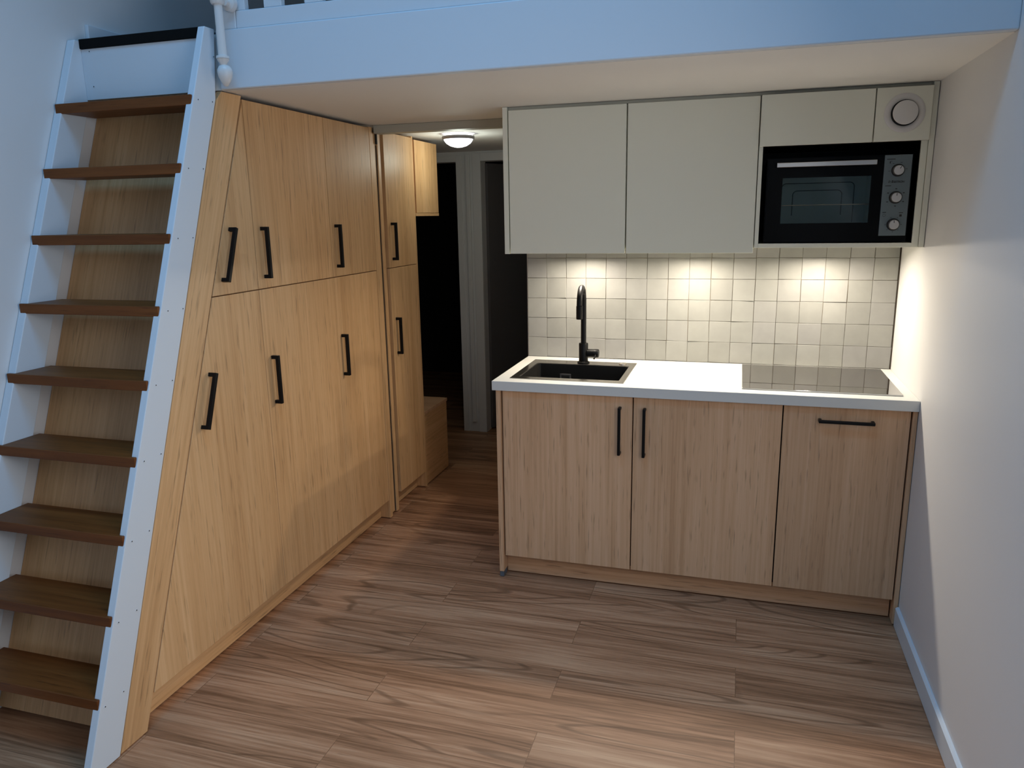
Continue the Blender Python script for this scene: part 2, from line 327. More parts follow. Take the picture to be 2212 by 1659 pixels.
# ------------------------------------------------------------------ handles
def bar_handle_x(name, p0, p1, out, parent, w=0.0135):
    """square bar pull on a face that looks along +x; p0/p1 = (y,z) of its ends"""
    (ya, za), (yb, zb) = p0, p1; bm = bmesh.new()
    d = Vector((yb-ya, zb-za)).normalized(); n = Vector((-d.y, d.x))*w/2
    X = XW
    def seg(x0, x1, a, b):
        q = [(a[0]-n.x, a[1]-n.y), (a[0]+n.x, a[1]+n.y), (b[0]+n.x, b[1]+n.y), (b[0]-n.x, b[1]-n.y)]
        prism(bm, q, 'x', x0, x1)
    A, B = Vector(p0), Vector(p1)
    seg(X+out-w, X+out, A, B); seg(X+0.0005, X+out-w, A, A+d*w); seg(X+0.0005, X+out-w, B-d*w, B)
    return obj(name, bm, M['black'], parent, bevel=0.0012)
def bar_handle_y(name, p0, p1, out, parent, yf, w=0.012):
    """bar pull on a face that looks along -y; p0/p1 = (x,z)"""
    bm = bmesh.new(); A, B = Vector(p0), Vector(p1); d = (B-A).normalized(); n = Vector((-d.y, d.x))*w/2
    def seg(y0, y1, a, b):
        prism(bm, [(a[0]-n.x, a[1]-n.y), (a[0]+n.x, a[1]+n.y), (b[0]+n.x, b[1]+n.y), (b[0]-n.x, b[1]-n.y)], 'y', y0, y1)
    seg(yf-out, yf-out+w, A, B); seg(yf-out+w, yf-0.0005, A, A+d*w); seg(yf-out+w, yf-0.0005, B-d*w, B)
    return obj(name, bm, M['black'], parent, bevel=0.0025)

# ------------------------------------------------------------------ built-in wardrobe under the loft
def slant(z): return -0.4927 - 0.392*(2.01-z)          # edge of the sloping doors
def strback(z): return -0.639 - 0.3827*(1.983-z)        # back edge of the ladder stringers
def strfront(z): return -0.662 - 0.3867*(2.21-z)
WD = 0.019
ward = thing('wardrobe', 'tall oak under-stair wardrobe with sloping left side and six black-handled doors', 'wardrobe', (-2.67, -0.2, 0))
def pan(y): return y
# sloping side board seen between the ladder treads
bm = bmesh.new()
def pnl(z): return -0.57 - 0.383*(1.968-z)
prism(bm, [(pnl(0.012), 0.012), (pnl(2.01), 2.01), (pnl(2.01)+0.02, 2.01), (pnl(0.012)+0.02, 0.012)], 'x', XL+0.002, XW-0.022)
tilt(obj('side_board', bm, M['oak'], ward), (-2.67, -0.95, 1.0), -math.atan(0.383))
# sloping front stile between stringer and doors
bm = bmesh.new()
prism(bm, [(strback(0.004)+0.004, 0.004), (strback(1.983)+0.004, 1.983), (-0.604, 2.014), (slant(2.014)-0.004, 2.014), (slant(0.05)-0.004, 0.05), (slant(0.05)-0.022, 0.004)], 'x', XW-0.020, XW)
tilt(obj('front_stile', bm, M['oak'], ward, bevel=0.001), (XW, -0.95, 1.0), -math.atan(0.39))
# carcass behind the doors
bm = bmesh.new()
prism(bm, [(slant(0.112)+0.02, 0.112), (slant(1.97)+0.02, 1.97), (0.468, 1.97), (0.468, 0.112)], 'x', XL+0.004, XW-0.024)
obj('carcass', bm, M['oak'], ward)
obj('end_panel', BM((XL+0.004, XW, 0.487, 0.515, 0.006, 2.008)), M['oak'], ward, bevel=0.001)
bm = bmesh.new(); prism(bm, [(slant(0.006)+0.05, 0.006), (slant(0.108)+0.05, 0.108), (0.485, 0.108), (0.485, 0.006)], 'x', XW-0.072, XW-0.056)
obj('plinth', bm, M['oak_h'], ward)
Y1, Y2, Y3, ZM, ZT_, ZB_ = -0.4935, 0.060, 0.484, 1.325, 2.003, 0.110
def ward_door(poly, h0, h1, name='door'):
    bm = bmesh.new(); prism(bm, poly, 'x', XW-WD, XW)
    d = obj(name, bm, M['oak'], ward, bevel=0.0009)
    bar_handle_x('handle', h0, h1, 0.032, d); return d
g = 0.0018
ward_door([(slant(ZM+g)+g, ZM+g), (Y1-g, ZT_-0.012), (Y1-g, ZM+g)], (-0.631, 1.556), (-0.700, 1.372))
ward_door([(Y1+g, ZM+g), (Y1+g, ZT_), (Y2-g, ZT_), (Y2-g, ZM+g)], (-0.447, 1.556), (-0.447, 1.364))
ward_door([(Y2+g, ZM+g), (Y2+g, ZT_), (Y3-g, ZT_), (Y3-g, ZM+g)], (0.104, 1.556), (0.104, 1.366))
ward_door([(slant(ZB_)+g, ZB_), (slant(ZM-g)+g, ZM-g), (Y1-g, ZM-g), (Y1-g, ZB_)], (-0.815, 1.071), (-0.884, 0.888))
ward_door([(Y1+g*.6, ZB_), (Y1+g*.6, ZM-g), (Y2-.0008, ZM-g), (Y2-.0008, ZB_)], (-0.449, 1.065), (-0.449, 0.873))
ward_door([(Y2+.0004, ZB_), (Y2+.0004, ZM-g), (Y3-g, ZM-g), (Y3-g, ZB_)], (0.099, 1.064), (0.099, 0.872))

# sliding door parked in its pocket between wardrobe and tall cabinet
sd = thing('sliding_door', 'oak sliding door pushed back into its pocket beside the wardrobe, only its edge showing', 'door', (-2.6, 0.59, 0))
obj('leaf', BM((XL+0.05, XW-0.016, 0.545, 0.575, 0.012, 1.985)), M['oak'], sd, bevel=0.001)
obj('cover_board', BM((XL+0.05, XW-0.008, 0.584, 0.612, 0.006, 1.985)), M['oak'], sd, bevel=0.001)
obj('edge_seal', BM((XW-0.030, XW-0.014, 0.5752, 0.5838, 0.012, 1.93)), M['seal'], sd)
obj('guide_bracket', BM((XW-0.024, XW-0.006, 0.5755, 0.5835, 1.935, 1.982)), M['blackrub'], sd, bevel=0.001)
tr = obj('sliding_door_track', BM((XW+0.001, -1.622, 0.532, 0.60, 1.981, ZS-0.001)), M['sage_dark'], bevel=0.001)
tag(tr, 'grey-green sliding door track running across the corridor mouth under the ceiling', 'door track')

# tall cabinet, small wall cabinet and bench further back
tall = thing('tall_cabinet', 'narrow tall oak cabinet with two black handles behind the sliding door pocket', 'cabinet', (-2.67, 0.82, 0))
obj('carcass', BM((XL+0.004, XW-0.022, 0.632, 0.976, 0.11, 2.0)), M['oak'], tall)
obj('end_panel', BM((XL+0.004, XW-0.001, 0.978, 0.996, 0.006, 2.008)), M['oak'], tall, bevel=0.001)
obj('plinth', BM((XW-0.075, XW-0.06, 0.62, 0.976, 0.004, 0.09)), M['oak_h'], tall)
for z0, z1, h0, h1 in ((ZM+g, 2.0, 1.556, 1.364), (ZB_-0.008, ZM-g, 1.064, 0.868)):
    d = obj('door', BM((XW-WD, XW, 0.633, 0.975, z0, z1)), M['oak'], tall, bevel=0.0009)
    bar_handle_x('handle', (0.678, h0), (0.678, h1), 0.032, d)
wc = thing('wall_cabinet', 'small oak wall cabinet without handles high up beside the ceiling lamp', 'cabinet', (-2.67, 1.17, 1.588))
obj('carcass', BM((XL+0.004, XW-0.022, 1.0, 1.336, 1.588, 1.998)), M['oak'], wc)
obj('door', BM((XW-WD-0.001, XW-0.001, 1.014, 1.336, 1.604, 1.994)), M['oak'], wc, bevel=0.0009)
obj('bottom_board', BM((XW-0.021, XW, 1.0, 1.338, 1.586, 1.602)), M['oak_h'], wc, bevel=0.0009)
bn = thing('bench', 'low oak bench box against the end of the tall cabinet in the dark corridor', 'bench', (-2.67, 1.2, 0))
obj('body', BM((XL+0.004, XW-0.012, 1.0, 1.37, 0.006, 0.440)), M['oak_h'], bn, bevel=0.001)
obj('seat_board', BM((XL+0.004, XW-0.006, 1.0, 1.372, 0.441, 0.460)), M['oak_x'], bn, bevel=0.001)

# ------------------------------------------------------------------ loft ladder
lad = thing('loft_ladder', 'steep white loft ladder with nine dark brown treads against the left wall', 'ladder', (-2.67, -1.1, 0))
def stringer(x0, x1):
    bm = bmesh.new()
    prism(bm, [(strfront(0.002), 0.002), (strfront(2.21), 2.21), (YBM-0.003, 2.21), (strback(1.983)-0.001, 1.983), (strback(0.002), 0.002)], 'x', x0, x1)
    return obj('stringer', bm, M['white'], lad, bevel=0.0025)
sr = stringer(-2.407, -2.381); sl = stringer(XL+0.002, -2.922)
for k in range(1, 10):
    z = 0.2205*k; f = strfront(z)-0.012; bk = strback(z)+0.022; bm = bmesh.new()
    prism(bm, [(-2.947, f), (-2.3865, f), (-2.3865, f+0.011), (-2.4075, f+0.011), (-2.4075, bk), (-2.9215, bk), (-2.9215, f+0.011), (-2.947, f+0.011)], 'z', z-0.033, z)
    obj('tread', bm, M['tread'], lad, bevel=0.0022)
rb = obj('riser_board', BM((-2.9215, -2.4075, -0.640, -0.606, 2.011, 2.181)), M['white'], lad, bevel=0.001)
obj('top_nosing', BM((-2.9215, -2.4075, -0.646, -0.588, 2.1815, 2.214)), M['void'], lad, bevel=0.002)
def screw(p, axis, parent):
    bm = bmesh.new()
    lathe(bm, [(0.0045, 0), (0.0045, 0.0008), (0.0022, 0.0008), (0.0018, 0.0004), (0, 0.0004)] if axis == 'x' else [(0.0045, 0), (0.0045, -0.0008), (0.0022, -0.0008), (0.0018, -0.0004), (0, -0.0004)], p, axis, 12)
    o = obj('screw', bm, [M['white'], M['blackrub']], parent)
    for fc in o.data.polygons:
        if max((Vector(o.data.vertices[i].co) + parent.location + (parent.parent.location if parent.parent else Vector()) - Vector(p)).length for i in fc.vertices) < 0.0026: fc.material_index = 1
SCREWS = [(-0.63,2.12), (-0.731,1.971), (-0.659,1.973), (-0.813,1.749), (-0.741,1.751), (-0.898,1.528), (-0.828,1.528), (-0.98,1.305), (-0.912,1.304), (-1.069,1.083), (-0.997,1.083), (-1.156,0.862), (-1.084,0.863), (-1.172,0.639), (-1.244,0.635), (-1.262,0.415), (-1.334,0.414), (-1.352,0.193), (-1.423,0.19)]
for y, z in SCREWS: screw((-2.381, y, z), 'x', sr)
for x, z in ((-2.885, 2.172), (-2.885, 2.055)): screw((x, -0.640, z), 'y', rb)

# ------------------------------------------------------------------ balustrade and grab rail on the loft edge
bal = thing('loft_balustrade', 'white slatted balustrade along the loft edge above the beam', 'railing', (-1.2, -0.58, ZLOFT))
obj('bottom_rail', BM((-2.30, -0.001, -0.602, -0.570, ZLOFT+0.0005, ZLOFT+0.056)), M['white'], bal, bevel=0.003)
obj('end_post', BM((-2.352, -2.301, -0.604, -0.566, ZLOFT+0.0005, 3.12)), M['white'], bal, bevel=0.003)
obj('top_rail', BM((-2.30, -0.001, -0.606, -0.564, 3.06, 3.12)), M['white'], bal, bevel=0.004)
for i in range(15):
    xc = -2.159 + 0.1515*(i-1)
    w = (-2.3005, -2.265) if i == 0 else (xc-0.033, xc+0.033)
    if w[1] > -0.02: break
    obj('baluster', BM((w[0], w[1], -0.598, -0.574, ZLOFT+0.057, 3.0595)), M['white'], bal, bevel=0.002)
gr = thing('grab_rail', 'white grab pole with ball bracket fixed to the beam beside the ladder top', 'grab rail', (-2.328, -0.65, 2.03))
bm = bmesh.new(); lathe(bm, [(0.0145, 2.112), (0.0135, 2.2), (0.0135, 2.30), (0.0135, 3.0)], (-2.328, -0.652, 0), 'z', 24)
obj('pole', bm, M['plastic'], gr, smooth=True)
bm = bmesh.new(); lathe(bm, [(0.021, 2.106), (0.0215, 2.110), (0.0205, 2.114), (0.0147, 2.116)], (-2.328, -0.652, 0), 'z', 24)
obj('collar', bm, M['plastic'], gr, smooth=True)
bm = bmesh.new(); lathe(bm, [(0.0195, 2.1055), (0.018, 2.100), (0.012, 2.092), (0.010, 2.084)], (-2.328, -0.652, 0), 'z', 24)
obj('socket', bm, M['plastic'], gr, smooth=True)
bm = bmesh.new()
lathe(bm, [(0.0, 2.0905), (0.010, 2.0885), (0.018, 2.083), (0.0235, 2.073), (0.0245, 2.063), (0.022, 2.050), (0.015, 2.035), (0.007, 2.022), (0.0, 2.0195)], (-2.328, -0.648, 0), 'z', 28, close=False)
for v in bm.verts:
    if v.co.y > -0.612: v.co.y = -0.612
obj('ball_bracket', bm, M['plastic'], gr, smooth=True)
bm = bmesh.new(); lathe(bm, [(0.018, 2.272), (0.022, 2.278), (0.0235, 2.292), (0.0215, 2.308), (0.0165, 2.316)], (-2.330, -0.652, 0), 'z', 24)
obj('tee_fitting', bm, M['plastic'], gr, smooth=True)
bm = bmesh.new(); lathe(bm, [(0.012, -0.640), (0.013, -0.626), (0.024, -0.622), (0.026, -0.612), (0.026, -0.6055)], (-2.312, 0, 2.283), 'y', 24)
obj('wall_rose', bm, M['plastic'], gr, smooth=True)

# ------------------------------------------------------------------ kitchen base run
YD = 0.020
def base_cabinet(x0, x1, label, h0, h1):
    t = thing('base_cabinet', label, 'cabinet', ((x0+x1)/2, 0.3, 0.1), 'oak base cabinets under the worktop')
    pt = 0.018; a, b, yb_, z0, z1 = x0+0.0005, x1-0.0005, 0.56, 0.106, 0.858
    y0 = YD+0.022
    obj('carcass', BM((a, a+pt, y0, yb_, z0, z1), (b-pt, b, y0, yb_, z0, z1), (a+pt, b-pt, y0, yb_, z0, z0+pt), (a+pt, b-pt, yb_-0.008, yb_, z0+pt, z1), (a+pt, b-pt, y0, y0+0.04, z1-pt-.04, z1-.04)), M['void'], t)  # black carcass paints in the shade of the door gaps
    d = obj('door', BM((x0+0.0024, x1-0.0024, YD, YD+0.019, 0.100, 0.8555)), M['oak_base'], t, bevel=0.0009)
    bar_handle_y('handle', h0, h1, 0.034, d, YD)
    return t
base_cabinet(-1.594, -1.037, 'oak base cabinet under the sink with handle at its right edge', (-1.089, 0.815), (-1.089, 0.614))
base_cabinet(-1.037, -0.464, 'middle oak base cabinet with upright handle at its left edge', (-0.989, 0.815), (-0.989, 0.612))
base_cabinet(-0.464, -0.020, 'right-hand oak base unit under the hob with horizontal black handle', (-0.338, 0.806), (-0.143, 0.806))
o = thing('end_panel', 'thin oak end panel closing the corridor side of the base cabinets', 'panel', (-1.605, 0.3, 0))
obj('board', BM((-1.617, -1.597, 0.008, 0.585, 0.026, 0.8585)), M['oak_base'], o, bevel=0.001)
obj('foot', BM((-1.6165, -1.5975, 0.010, 0.060, 0.001, 0.0255)), M['foot'], o, bevel=0.001)
tag(obj('end_panel', BM((-0.0175, -0.002, 0.010, 0.585, 0.004, 0.8585)), M['oak_base'], bevel=0.001), 'narrow oak filler panel between base units and right wall', 'panel')
tag(obj('plinth', BM((-1.596, -0.022, 0.064, 0.080, 0.006, 0.098)), M['oak_x'], bevel=0.001), 'long oak plinth board under the kitchen base cabinets', 'plinth')

# worktop with the sink cut-out
sx0, sx1, sy0, sy1 = -1.572, -1.084, 0.066, 0.497
bm = bmesh.new()
def ring_slab(bm, o, i, z0, z1):
    P = lambda r: [(r[0], r[2]), (r[1], r[2]), (r[1], r[3]), (r[0], r[3])]
    vo = [[bm.verts.new((x, y, z)) for x, y in P(o)] for z in (z0, z1)]; vi = [[bm.verts.new((x, y, z)) for x, y in P(i)] for z in (z0, z1)]
    for k in range(4):
        j = (k+1) % 4
        bm.faces.new([vo[1][k], vo[1][j], vi[1][j], vi[1][k]]); bm.faces.new([vo[0][k], vi[0][k], vi[0][j], vo[0][j]])
        bm.faces.new([vo[0][k], vo[0][j], vo[1][j], vo[1][k]]); bm.faces.new([vi[0][k], vi[1][k], vi[1][j], vi[0][j]])
ring_slab(bm, (-1.632, -0.0005, 0.0, YB-0.001), (sx0+0.012, sx1-0.012, sy0+0.012, sy1-0.012), 0.8595, 0.9)
tag(obj('worktop', bm, M['counter'], bevel=0.0018), 'cream white kitchen worktop with square front edge over the base cabinets', 'worktop')

# sink
sk = thing('sink', 'black rectangular inset sink with brushed grey rim in the worktop', 'sink', (-1.33, 0.28, 0.72))
bx0, bx1, by0, by1 = -1.540, -1.109, 0.104, 0.414
bm = bmesh.new(); ring_slab(bm, (sx0, sx1, sy0, sy1), (bx0, bx1, by0, by1), 0.9003, 0.9028)
obj('rim', bm, M['sinkrim'], sk, bevel=0.0007)
bm = bmesh.new()
n = 6; rr = 0.02
def rrect(x0, x1, y0, y1, r, z):
    out = []
    for cx, cy, a0 in ((x1-r, y1-r, 0), (x0+r, y1-r, 90), (x0+r, y0+r, 180), (x1-r, y0+r, 270)):
        for k in range(n+1):
            a = math.radians(a0+90*k/n); out.append(bm.verts.new((cx+r*math.cos(a), cy+r*math.sin(a), z)))
    return out
L_ = [rrect(bx0-.004, bx1+.004, by0-.004, by1+.004, rr, 0.8998), rrect(bx0, bx1, by0, by1, rr, 0.8985), rrect(bx0+.004, bx1-.004, by0+.004, by1-.004, rr, 0.75), rrect(bx0+.02, bx1-.02, by0+.02, by1-.02, rr, 0.735),
      rrect(bx0, bx1, by0, by1, rr, 0.730), rrect(bx0-.004, bx1+.004, by0-.004, by1+.004, rr, 0.745)]
for A, B in zip(L_[:3], L_[1:4]):
    for k in range(len(A)): bm.faces.new([A[k], A[(k+1) % len(A)], B[(k+1) % len(A)], B[k]])
bm.faces.new(L_[3])
for v in L_[4]+L_[5]: bm.verts.remove(v)
bw = obj('bowl', bm, M['sink'], sk)
bw.modifiers.new('thick', 'SOLIDIFY').thickness = -0.002
ov = obj('overflow', BM((-1.430, -1.378, by1-0.0068, by1-0.0048, 0.822, 0.856)), M['steel_dark'], sk, bevel=0.0008)
obj('overflow_grille', BM((-1.423, -1.385, by1-0.0082, by1-0.0069, 0.829, 0.849)), M['blackrub'], ov)
bm = bmesh.new(); lathe(bm, [(0.045, 0.7352), (0.045, 0.7375), (0.030, 0.7385), (0, 0.7385)], (-1.325, 0.26, 0), 'z', 32)
obj('drain', bm, M['chrome'], sk, smooth=True)
bm = bmesh.new(); lathe(bm, [(0.017, 0.9030), (0.017, 0.907), (0.013, 0.909), (0, 0.909)], (-1.145, 0.455, 0), 'z', 24)
obj('waste_knob', bm, M['chrome'], sk, smooth=True)

# tap
fx, fy = -1.3285, 0.456
tp = thing('kitchen_tap', 'matt black high-arched tap standing on the back rim of the sink', 'tap', (fx, fy, 0.903))
bm = bmesh.new(); lathe(bm, [(0.0285, 0.9032), (0.0285, 0.907), (0.0235, 0.910), (0.0212, 0.912), (0.0212, 0.994), (0.0195, 0.9965), (0.0, 0.9965)], (fx, fy, 0), 'z', 32)
obj('body', bm, M['black'], tp, smooth=True)
ang = math.radians(-86); hd = Vector((math.cos(ang), math.sin(ang), 0)); R_ = 0.073; zc = 1.187
pts = [Vector((fx, fy, 0.997)), Vector((fx, fy, 1.08)), Vector((fx, fy, zc))]
for k in range(1, 17):
    a = math.pi*k/16; pts.append(Vector((fx, fy, zc)) + hd*(R_-R_*math.cos(a)) + Vector((0, 0, R_*math.sin(a))))
bm = bmesh.new(); tube(bm, pts, 0.0125, 20)
obj('spout', bm, M['black'], tp, smooth=True)
pe = pts[-1]
bm = bmesh.new(); tube(bm, [pe+Vector((0, 0, -0.001)), pe+Vector((0, 0, -0.058)), pe+Vector((0, 0, -0.060))], [0.0142, 0.0142, 0.013], 20)
obj('nozzle', bm, M['black'], tp, smooth=True)
bm = bmesh.new(); lathe(bm, [(0.0185, fx+0.019), (0.0185, fx+0.048)], (0, fy, 0.950), 'x', 28)
obj('lever_hub', bm, M['black'], tp, smooth=True)
bm = bmesh.new(); lathe(bm, [(0.0192, fx+0.049), (0.0192, fx+0.069), (0.0175, fx+0.0715), (0, fx+0.0715)], (0, fy, 0.950), 'x', 28)
lv = obj('lever', bm, M['black'], tp, smooth=True)
bm = bmesh.new(); tube(bm, [(fx+0.060, fy-0.0185, 0.944), (fx+0.060, fy-0.030, 0.938), (fx+0.060, fy-0.055, 0.934)], [0.0042, 0.0042, 0.0036], 12)
obj('lever_pin', bm, M['black'], lv, smooth=True)

# hob
hb = thing('hob', 'black glass induction hob set in the right end of the worktop', 'hob', (-0.33, 0.31, 0.9))
obj('glass_top', BM((-0.618, -0.045, 0.065, 0.556, 0.9005, 0.9055)), M['glass_blk'], hb, bevel=0.0012)

# tiled splashback
sp = thing('splashback', 'splashback of square cream handmade tiles behind worktop and tap', 'tiles', (-0.82, YB, 0.9))
bm = BM((-1.632, -0.005, YB+0.004, YB+0.0115, 0.9005, 1.470)); obj('grout', bm, M['grout'], sp)
bm = bmesh.new(); rows = [0.9005, 0.9965, 1.0925, 1.188, 1.284, 1.379, 1.470]; cw = (1.632-0.005)/17
for i in range(17):
    for j in range(6):
        gp = 0.0007; x0, x1 = -1.632+cw*i+gp, -1.632+cw*(i+1)-gp; z0, z1 = rows[j]+gp, rows[j+1]-gp
        cx, cz = (x0+x1)/2, (z0+z1)/2
        vs = box(bm, x0, x1, YB+0.0005, YB+0.007, z0, z1)
        tx, tz, rz = random.gauss(0, 0.013), random.gauss(0, 0.013), random.gauss(0, 0.004)
        for v in vs:
            dx, dz = v.co.x-cx, v.co.z-cz
            v.co.x += rz*dz + random.gauss(0, 0.0005); v.co.z += -rz*dx + random.gauss(0, 0.0005)
            v.co.y += (tx*dx + tz*dz) if v.co.y < YB+0.003 else 0.0
obj('tile_field', bm, M['tile'], sp, bevel=0.0012, seg=3)
obj('edge_trim', BM((-0.0045, -0.0008, YB-0.002, YB+0.0115, 0.9005, 1.470)), M['seal'], sp)

# ------------------------------------------------------------------ upper cabinets
YU = 0.193; UD = 0.018
def upper_cabinet(x0, x1, label):
    t = thing('upper_cabinet', label, 'cabinet', ((x0+x1)/2, 0.4, 1.44), 'handleless sage cabinets above the worktop')
    obj('carcass', BM((x0+0.001, x1-0.001, YU+0.020, YB-0.002, 1.436, 2.004)), M['sage'], t)
    obj('door', BM((x0+0.0028, x1-0.0028, YU, YU+UD, 1.4205, 2.004)), M['sage'], t, bevel=0.0012)
upper_cabinet(-1.599, -1.1035, 'handleless sage upper cabinet above the sink, nearest the corridor')
upper_cabinet(-1.1035, -0.600, 'handleless sage upper cabinet left of the oven, middle of the row')
tag(obj('side_panel', BM((-1.6205, -1.6005, YU-0.003, YB-0.002, 1.4195, ZS-0.001)), M['sage'], bevel=0.001), 'sage side panel closing the corridor end of the upper cabinets', 'panel')
tag(obj('side_panel', BM((-0.0195, -0.002, YU-0.003, YB-0.002, 1.440, ZS-0.001)), M['sage'], bevel=0.001), 'sage filler panel between the oven cabinet and the right wall', 'panel')
tag(obj('top_filler', BM((-1.5995, -0.0205, YU+0.012, YU+0.030, 2.0055, ZS-0.001)), M['sage_dark'], bevel=0.0008), 'long darker filler strip between upper cabinets and ceiling', 'filler strip')
oc = thing('oven_cabinet', 'sage upper cabinet with open niche holding the mini oven', 'cabinet', (-0.31, 0.4, 1.44))
a, b = -0.5992, -0.0208
obj('carcass', BM((a, -0.5845, YU+0.004, YB-0.002, 1.440, 2.004), (-0.0425, b, YU+0.004, YB-0.002, 1.440, 2.004), (-0.5845, -0.0425, YU+0.004, YB-0.002, 1.440, 1.4565), (-0.5845, -0.0425, YU+0.022, YB-0.002, 1.822, 2.004), (-0.5845, -0.0425, YB-0.012, YB-0.002, 1.4565, 1.822)), M['sage'], oc, bevel=0.001)
obj('niche_shade_lining', BM((-0.5843, -0.5828, YU+0.010, YB-0.0135, 1.4567, 1.8215), (-0.0442, -0.0427, YU+0.010, YB-0.0135, 1.4567, 1.8215), (-0.5828, -0.0442, YB-0.0150, YB-0.0125, 1.4567, 1.8215), (-0.5828, -0.0442, YU+0.022, YB-0.0150, 1.8190, 1.8218)), M['ovenblk'], oc)  # black sheets added to darken the niche around the oven
obj('door', BM((a+0.0012, -0.2085, YU-0.016, YU+0.002, 1.8195, 2.004)), M['sage'], oc, bevel=0.0012)
obj('vent_panel', BM((-0.2045, b-0.0012, YU-0.016, YU+0.002, 1.8195, 2.004)), M['sage'], oc, bevel=0.0012)
# round air valve on the vent panel
av = thing('air_vent', 'round white air valve on the square sage panel above the oven', 'vent', (-0.1095, YU-0.016, 1.915))
yv = YU-0.0165
bm = bmesh.new(); lathe(bm, [(0.0675, 0.0), (0.0672, -0.002), (0.065, -0.0034), (0.058, -0.0042), (0.051, -0.0035), (0.0455, 0.0)], (-0.1095, yv, 1.915), 'y', 48, close=False)
obj('ring', bm, M['plastic'], av, smooth=True)
bm = bmesh.new(); lathe(bm, [(0.0453, -0.0002), (0.0453, -0.0012), (0, -0.0012)], (-0.1095, yv, 1.915), 'y', 40)
obj('throat_shade', bm, M['blackrub'], av, smooth=True)  # black disc painted in for the dark opening behind the valve
bm = bmesh.new(); lathe(bm, [(0.0, -0.0215), (0.037, -0.0215), (0.0405, -0.020), (0.0415, -0.016), (0.038, -0.013), (0.012, -0.012), (0.012, -0.0003)], (-0.1095, yv, 1.915), 'y', 48, close=False)
obj('disc', bm, M['plastic'], av, smooth=True)

# mini oven
ov_ = thing('mini_oven', 'black mini oven with three silver knobs in the cabinet niche', 'oven', (-0.315, 0.4, 1.4575))
x0, x1, z0, z1, yf, yr = -0.566, -0.060, 1.4605, 1.775, 0.212, 0.52
wx0, wx1, wz0, wz1 = -0.507, -0.196, 1.532, 1.702
xc = -0.156
bm = BM((x0, x1, yf+0.003, yr, z1-0.012, z1), (x0, x1, yf+0.003, yr, z0, z0+0.03), (x0, x0+0.018, yf+0.003, yr, z0+0.03, z1-0.012), (xc-0.012, x1, yf+0.003, yr, z0+0.03, z1-0.012), (x0+0.018, xc-0.012, yr-0.02, yr, z0+0.03, z1-0.012))
obj('housing', bm, M['ovenblk'], ov_)
bm = BM((x0+0.019, xc-0.013, yr-0.026, yr-0.021, z0+0.035, z1-0.016), (x0+0.0185, x0+0.022, yf+0.03, yr-0.021, z0+0.035, z1-0.016), (xc-0.016, xc-0.0125, yf+0.03, yr-0.021, z0+0.035, z1-0.016), (x0+0.022, xc-0.016, yf+0.03, yr-0.026, z0+0.0305, z0+0.035), (x0+0.022, xc-0.016, yf+0.03, yr-0.026, z1-0.0165, z1-0.0125))
cv = obj('cavity', bm, M['ovenin'], ov_)
bm = bmesh.new()
for (p, q, r_, s_) in ((x0+0.07, xc-0.06, 1.53, 1.69), (x0+0.115, xc-0.105, 1.56, 1.66)):
    R0 = 0.018; yy = yr-0.027
    arc = lambda cx_, a0, a1: [(cx_+R0*math.cos(math.radians(a)), yy, s_-R0+R0*math.sin(math.radians(a))) for a in range(a0, a1, -15 if a1 < a0 else 15)]
    tube(bm, [(p, yy, r_)] + arc(p+R0, 180, 89) + arc(q-R0, 90, -1) + [(q, yy, r_)], 0.0018, 8)
obj('pressed_ridge', bm, M['ridge'], cv, smooth=True)
bm = bmesh.new(); tube(bm, [(x0+0.024, yf+0.06, 1.60), (xc-0.018, yf+0.06, 1.60)], 0.0022, 8)
for i in range(9): tube(bm, [(x0+0.06+i*0.038, yf+0.06, 1.60), (x0+0.06+i*0.038, yr-0.03, 1.60)], 0.0014, 6)
obj('rack', bm, M['chrome'], cv, smooth=True)
bm = BM((x0+0.003, xc-0.002, yf-0.004, yf+0.002, wz1, z1-0.004), (x0+0.003, xc-0.002, yf-0.004, yf+0.002, z0+0.004, wz0), (x0+0.003, wx0, yf-0.004, yf+0.002, wz0, wz1), (wx1, xc-0.002, yf-0.004, yf+0.002, wz0, wz1))
od = obj('door', bm, M['ovenblk'], ov_)
obj('window_pane', BM((wx0, wx1, yf-0.0035, yf+0.0005, wz0, wz1)), M['ovenglass'], od)
hn = obj('door_handle', BM((-0.531, -0.184, yf-0.030, yf-0.022, 1.7405, 1.7575)), M['chrome'], od, bevel=0.0015)
obj('handle_mount', BM((-0.515, -0.505, yf-0.022, yf-0.0042, 1.744, 1.754)), M['black'], hn)
obj('handle_mount', BM((-0.210, -0.200, yf-0.022, yf-0.0042, 1.744, 1.754)), M['black'], hn)
cp = obj('control_panel', BM((xc, x1-0.004, yf-0.005, yf+0.0025, 1.4825, 1.7735)), M['panel'], ov_, bevel=0.001)
yk = yf-0.0052
for zk, ka in ((1.7185, 32), (1.6215, 3), (1.5235, -4)):
    kx = -0.109; bm = bmesh.new()
    lathe(bm, [(0.0225, 0), (0.0225, -0.003), (0.0205, -0.004), (0.0195, -0.004), (0, -0.004)], (kx, yk, zk), 'y', 32)
    kb = obj('knob', bm, M['blackrub'], cp, smooth=True)
    bm = bmesh.new(); lathe(bm, [(0.0182, -0.0042), (0.0182, -0.020), (0.0165, -0.0222), (0, -0.0222)], (kx, yk, zk), 'y', 32)
    obj('knob_cap', bm, M['chrome'], kb, smooth=True)
    bm = bmesh.new(); vs = box(bm, -0.0011, 0.0011, yk-0.0228, yk-0.0223, 0.006, 0.0155)
    for v in vs:
        a = math.radians(-ka); X, Z = v.co.x, v.co.z; v.co.x = kx + X*math.cos(a)-Z*math.sin(a); v.co.z = zk + X*math.sin(a)+Z*math.cos(a)
    obj('pointer', bm, M['blackrub'], kb)
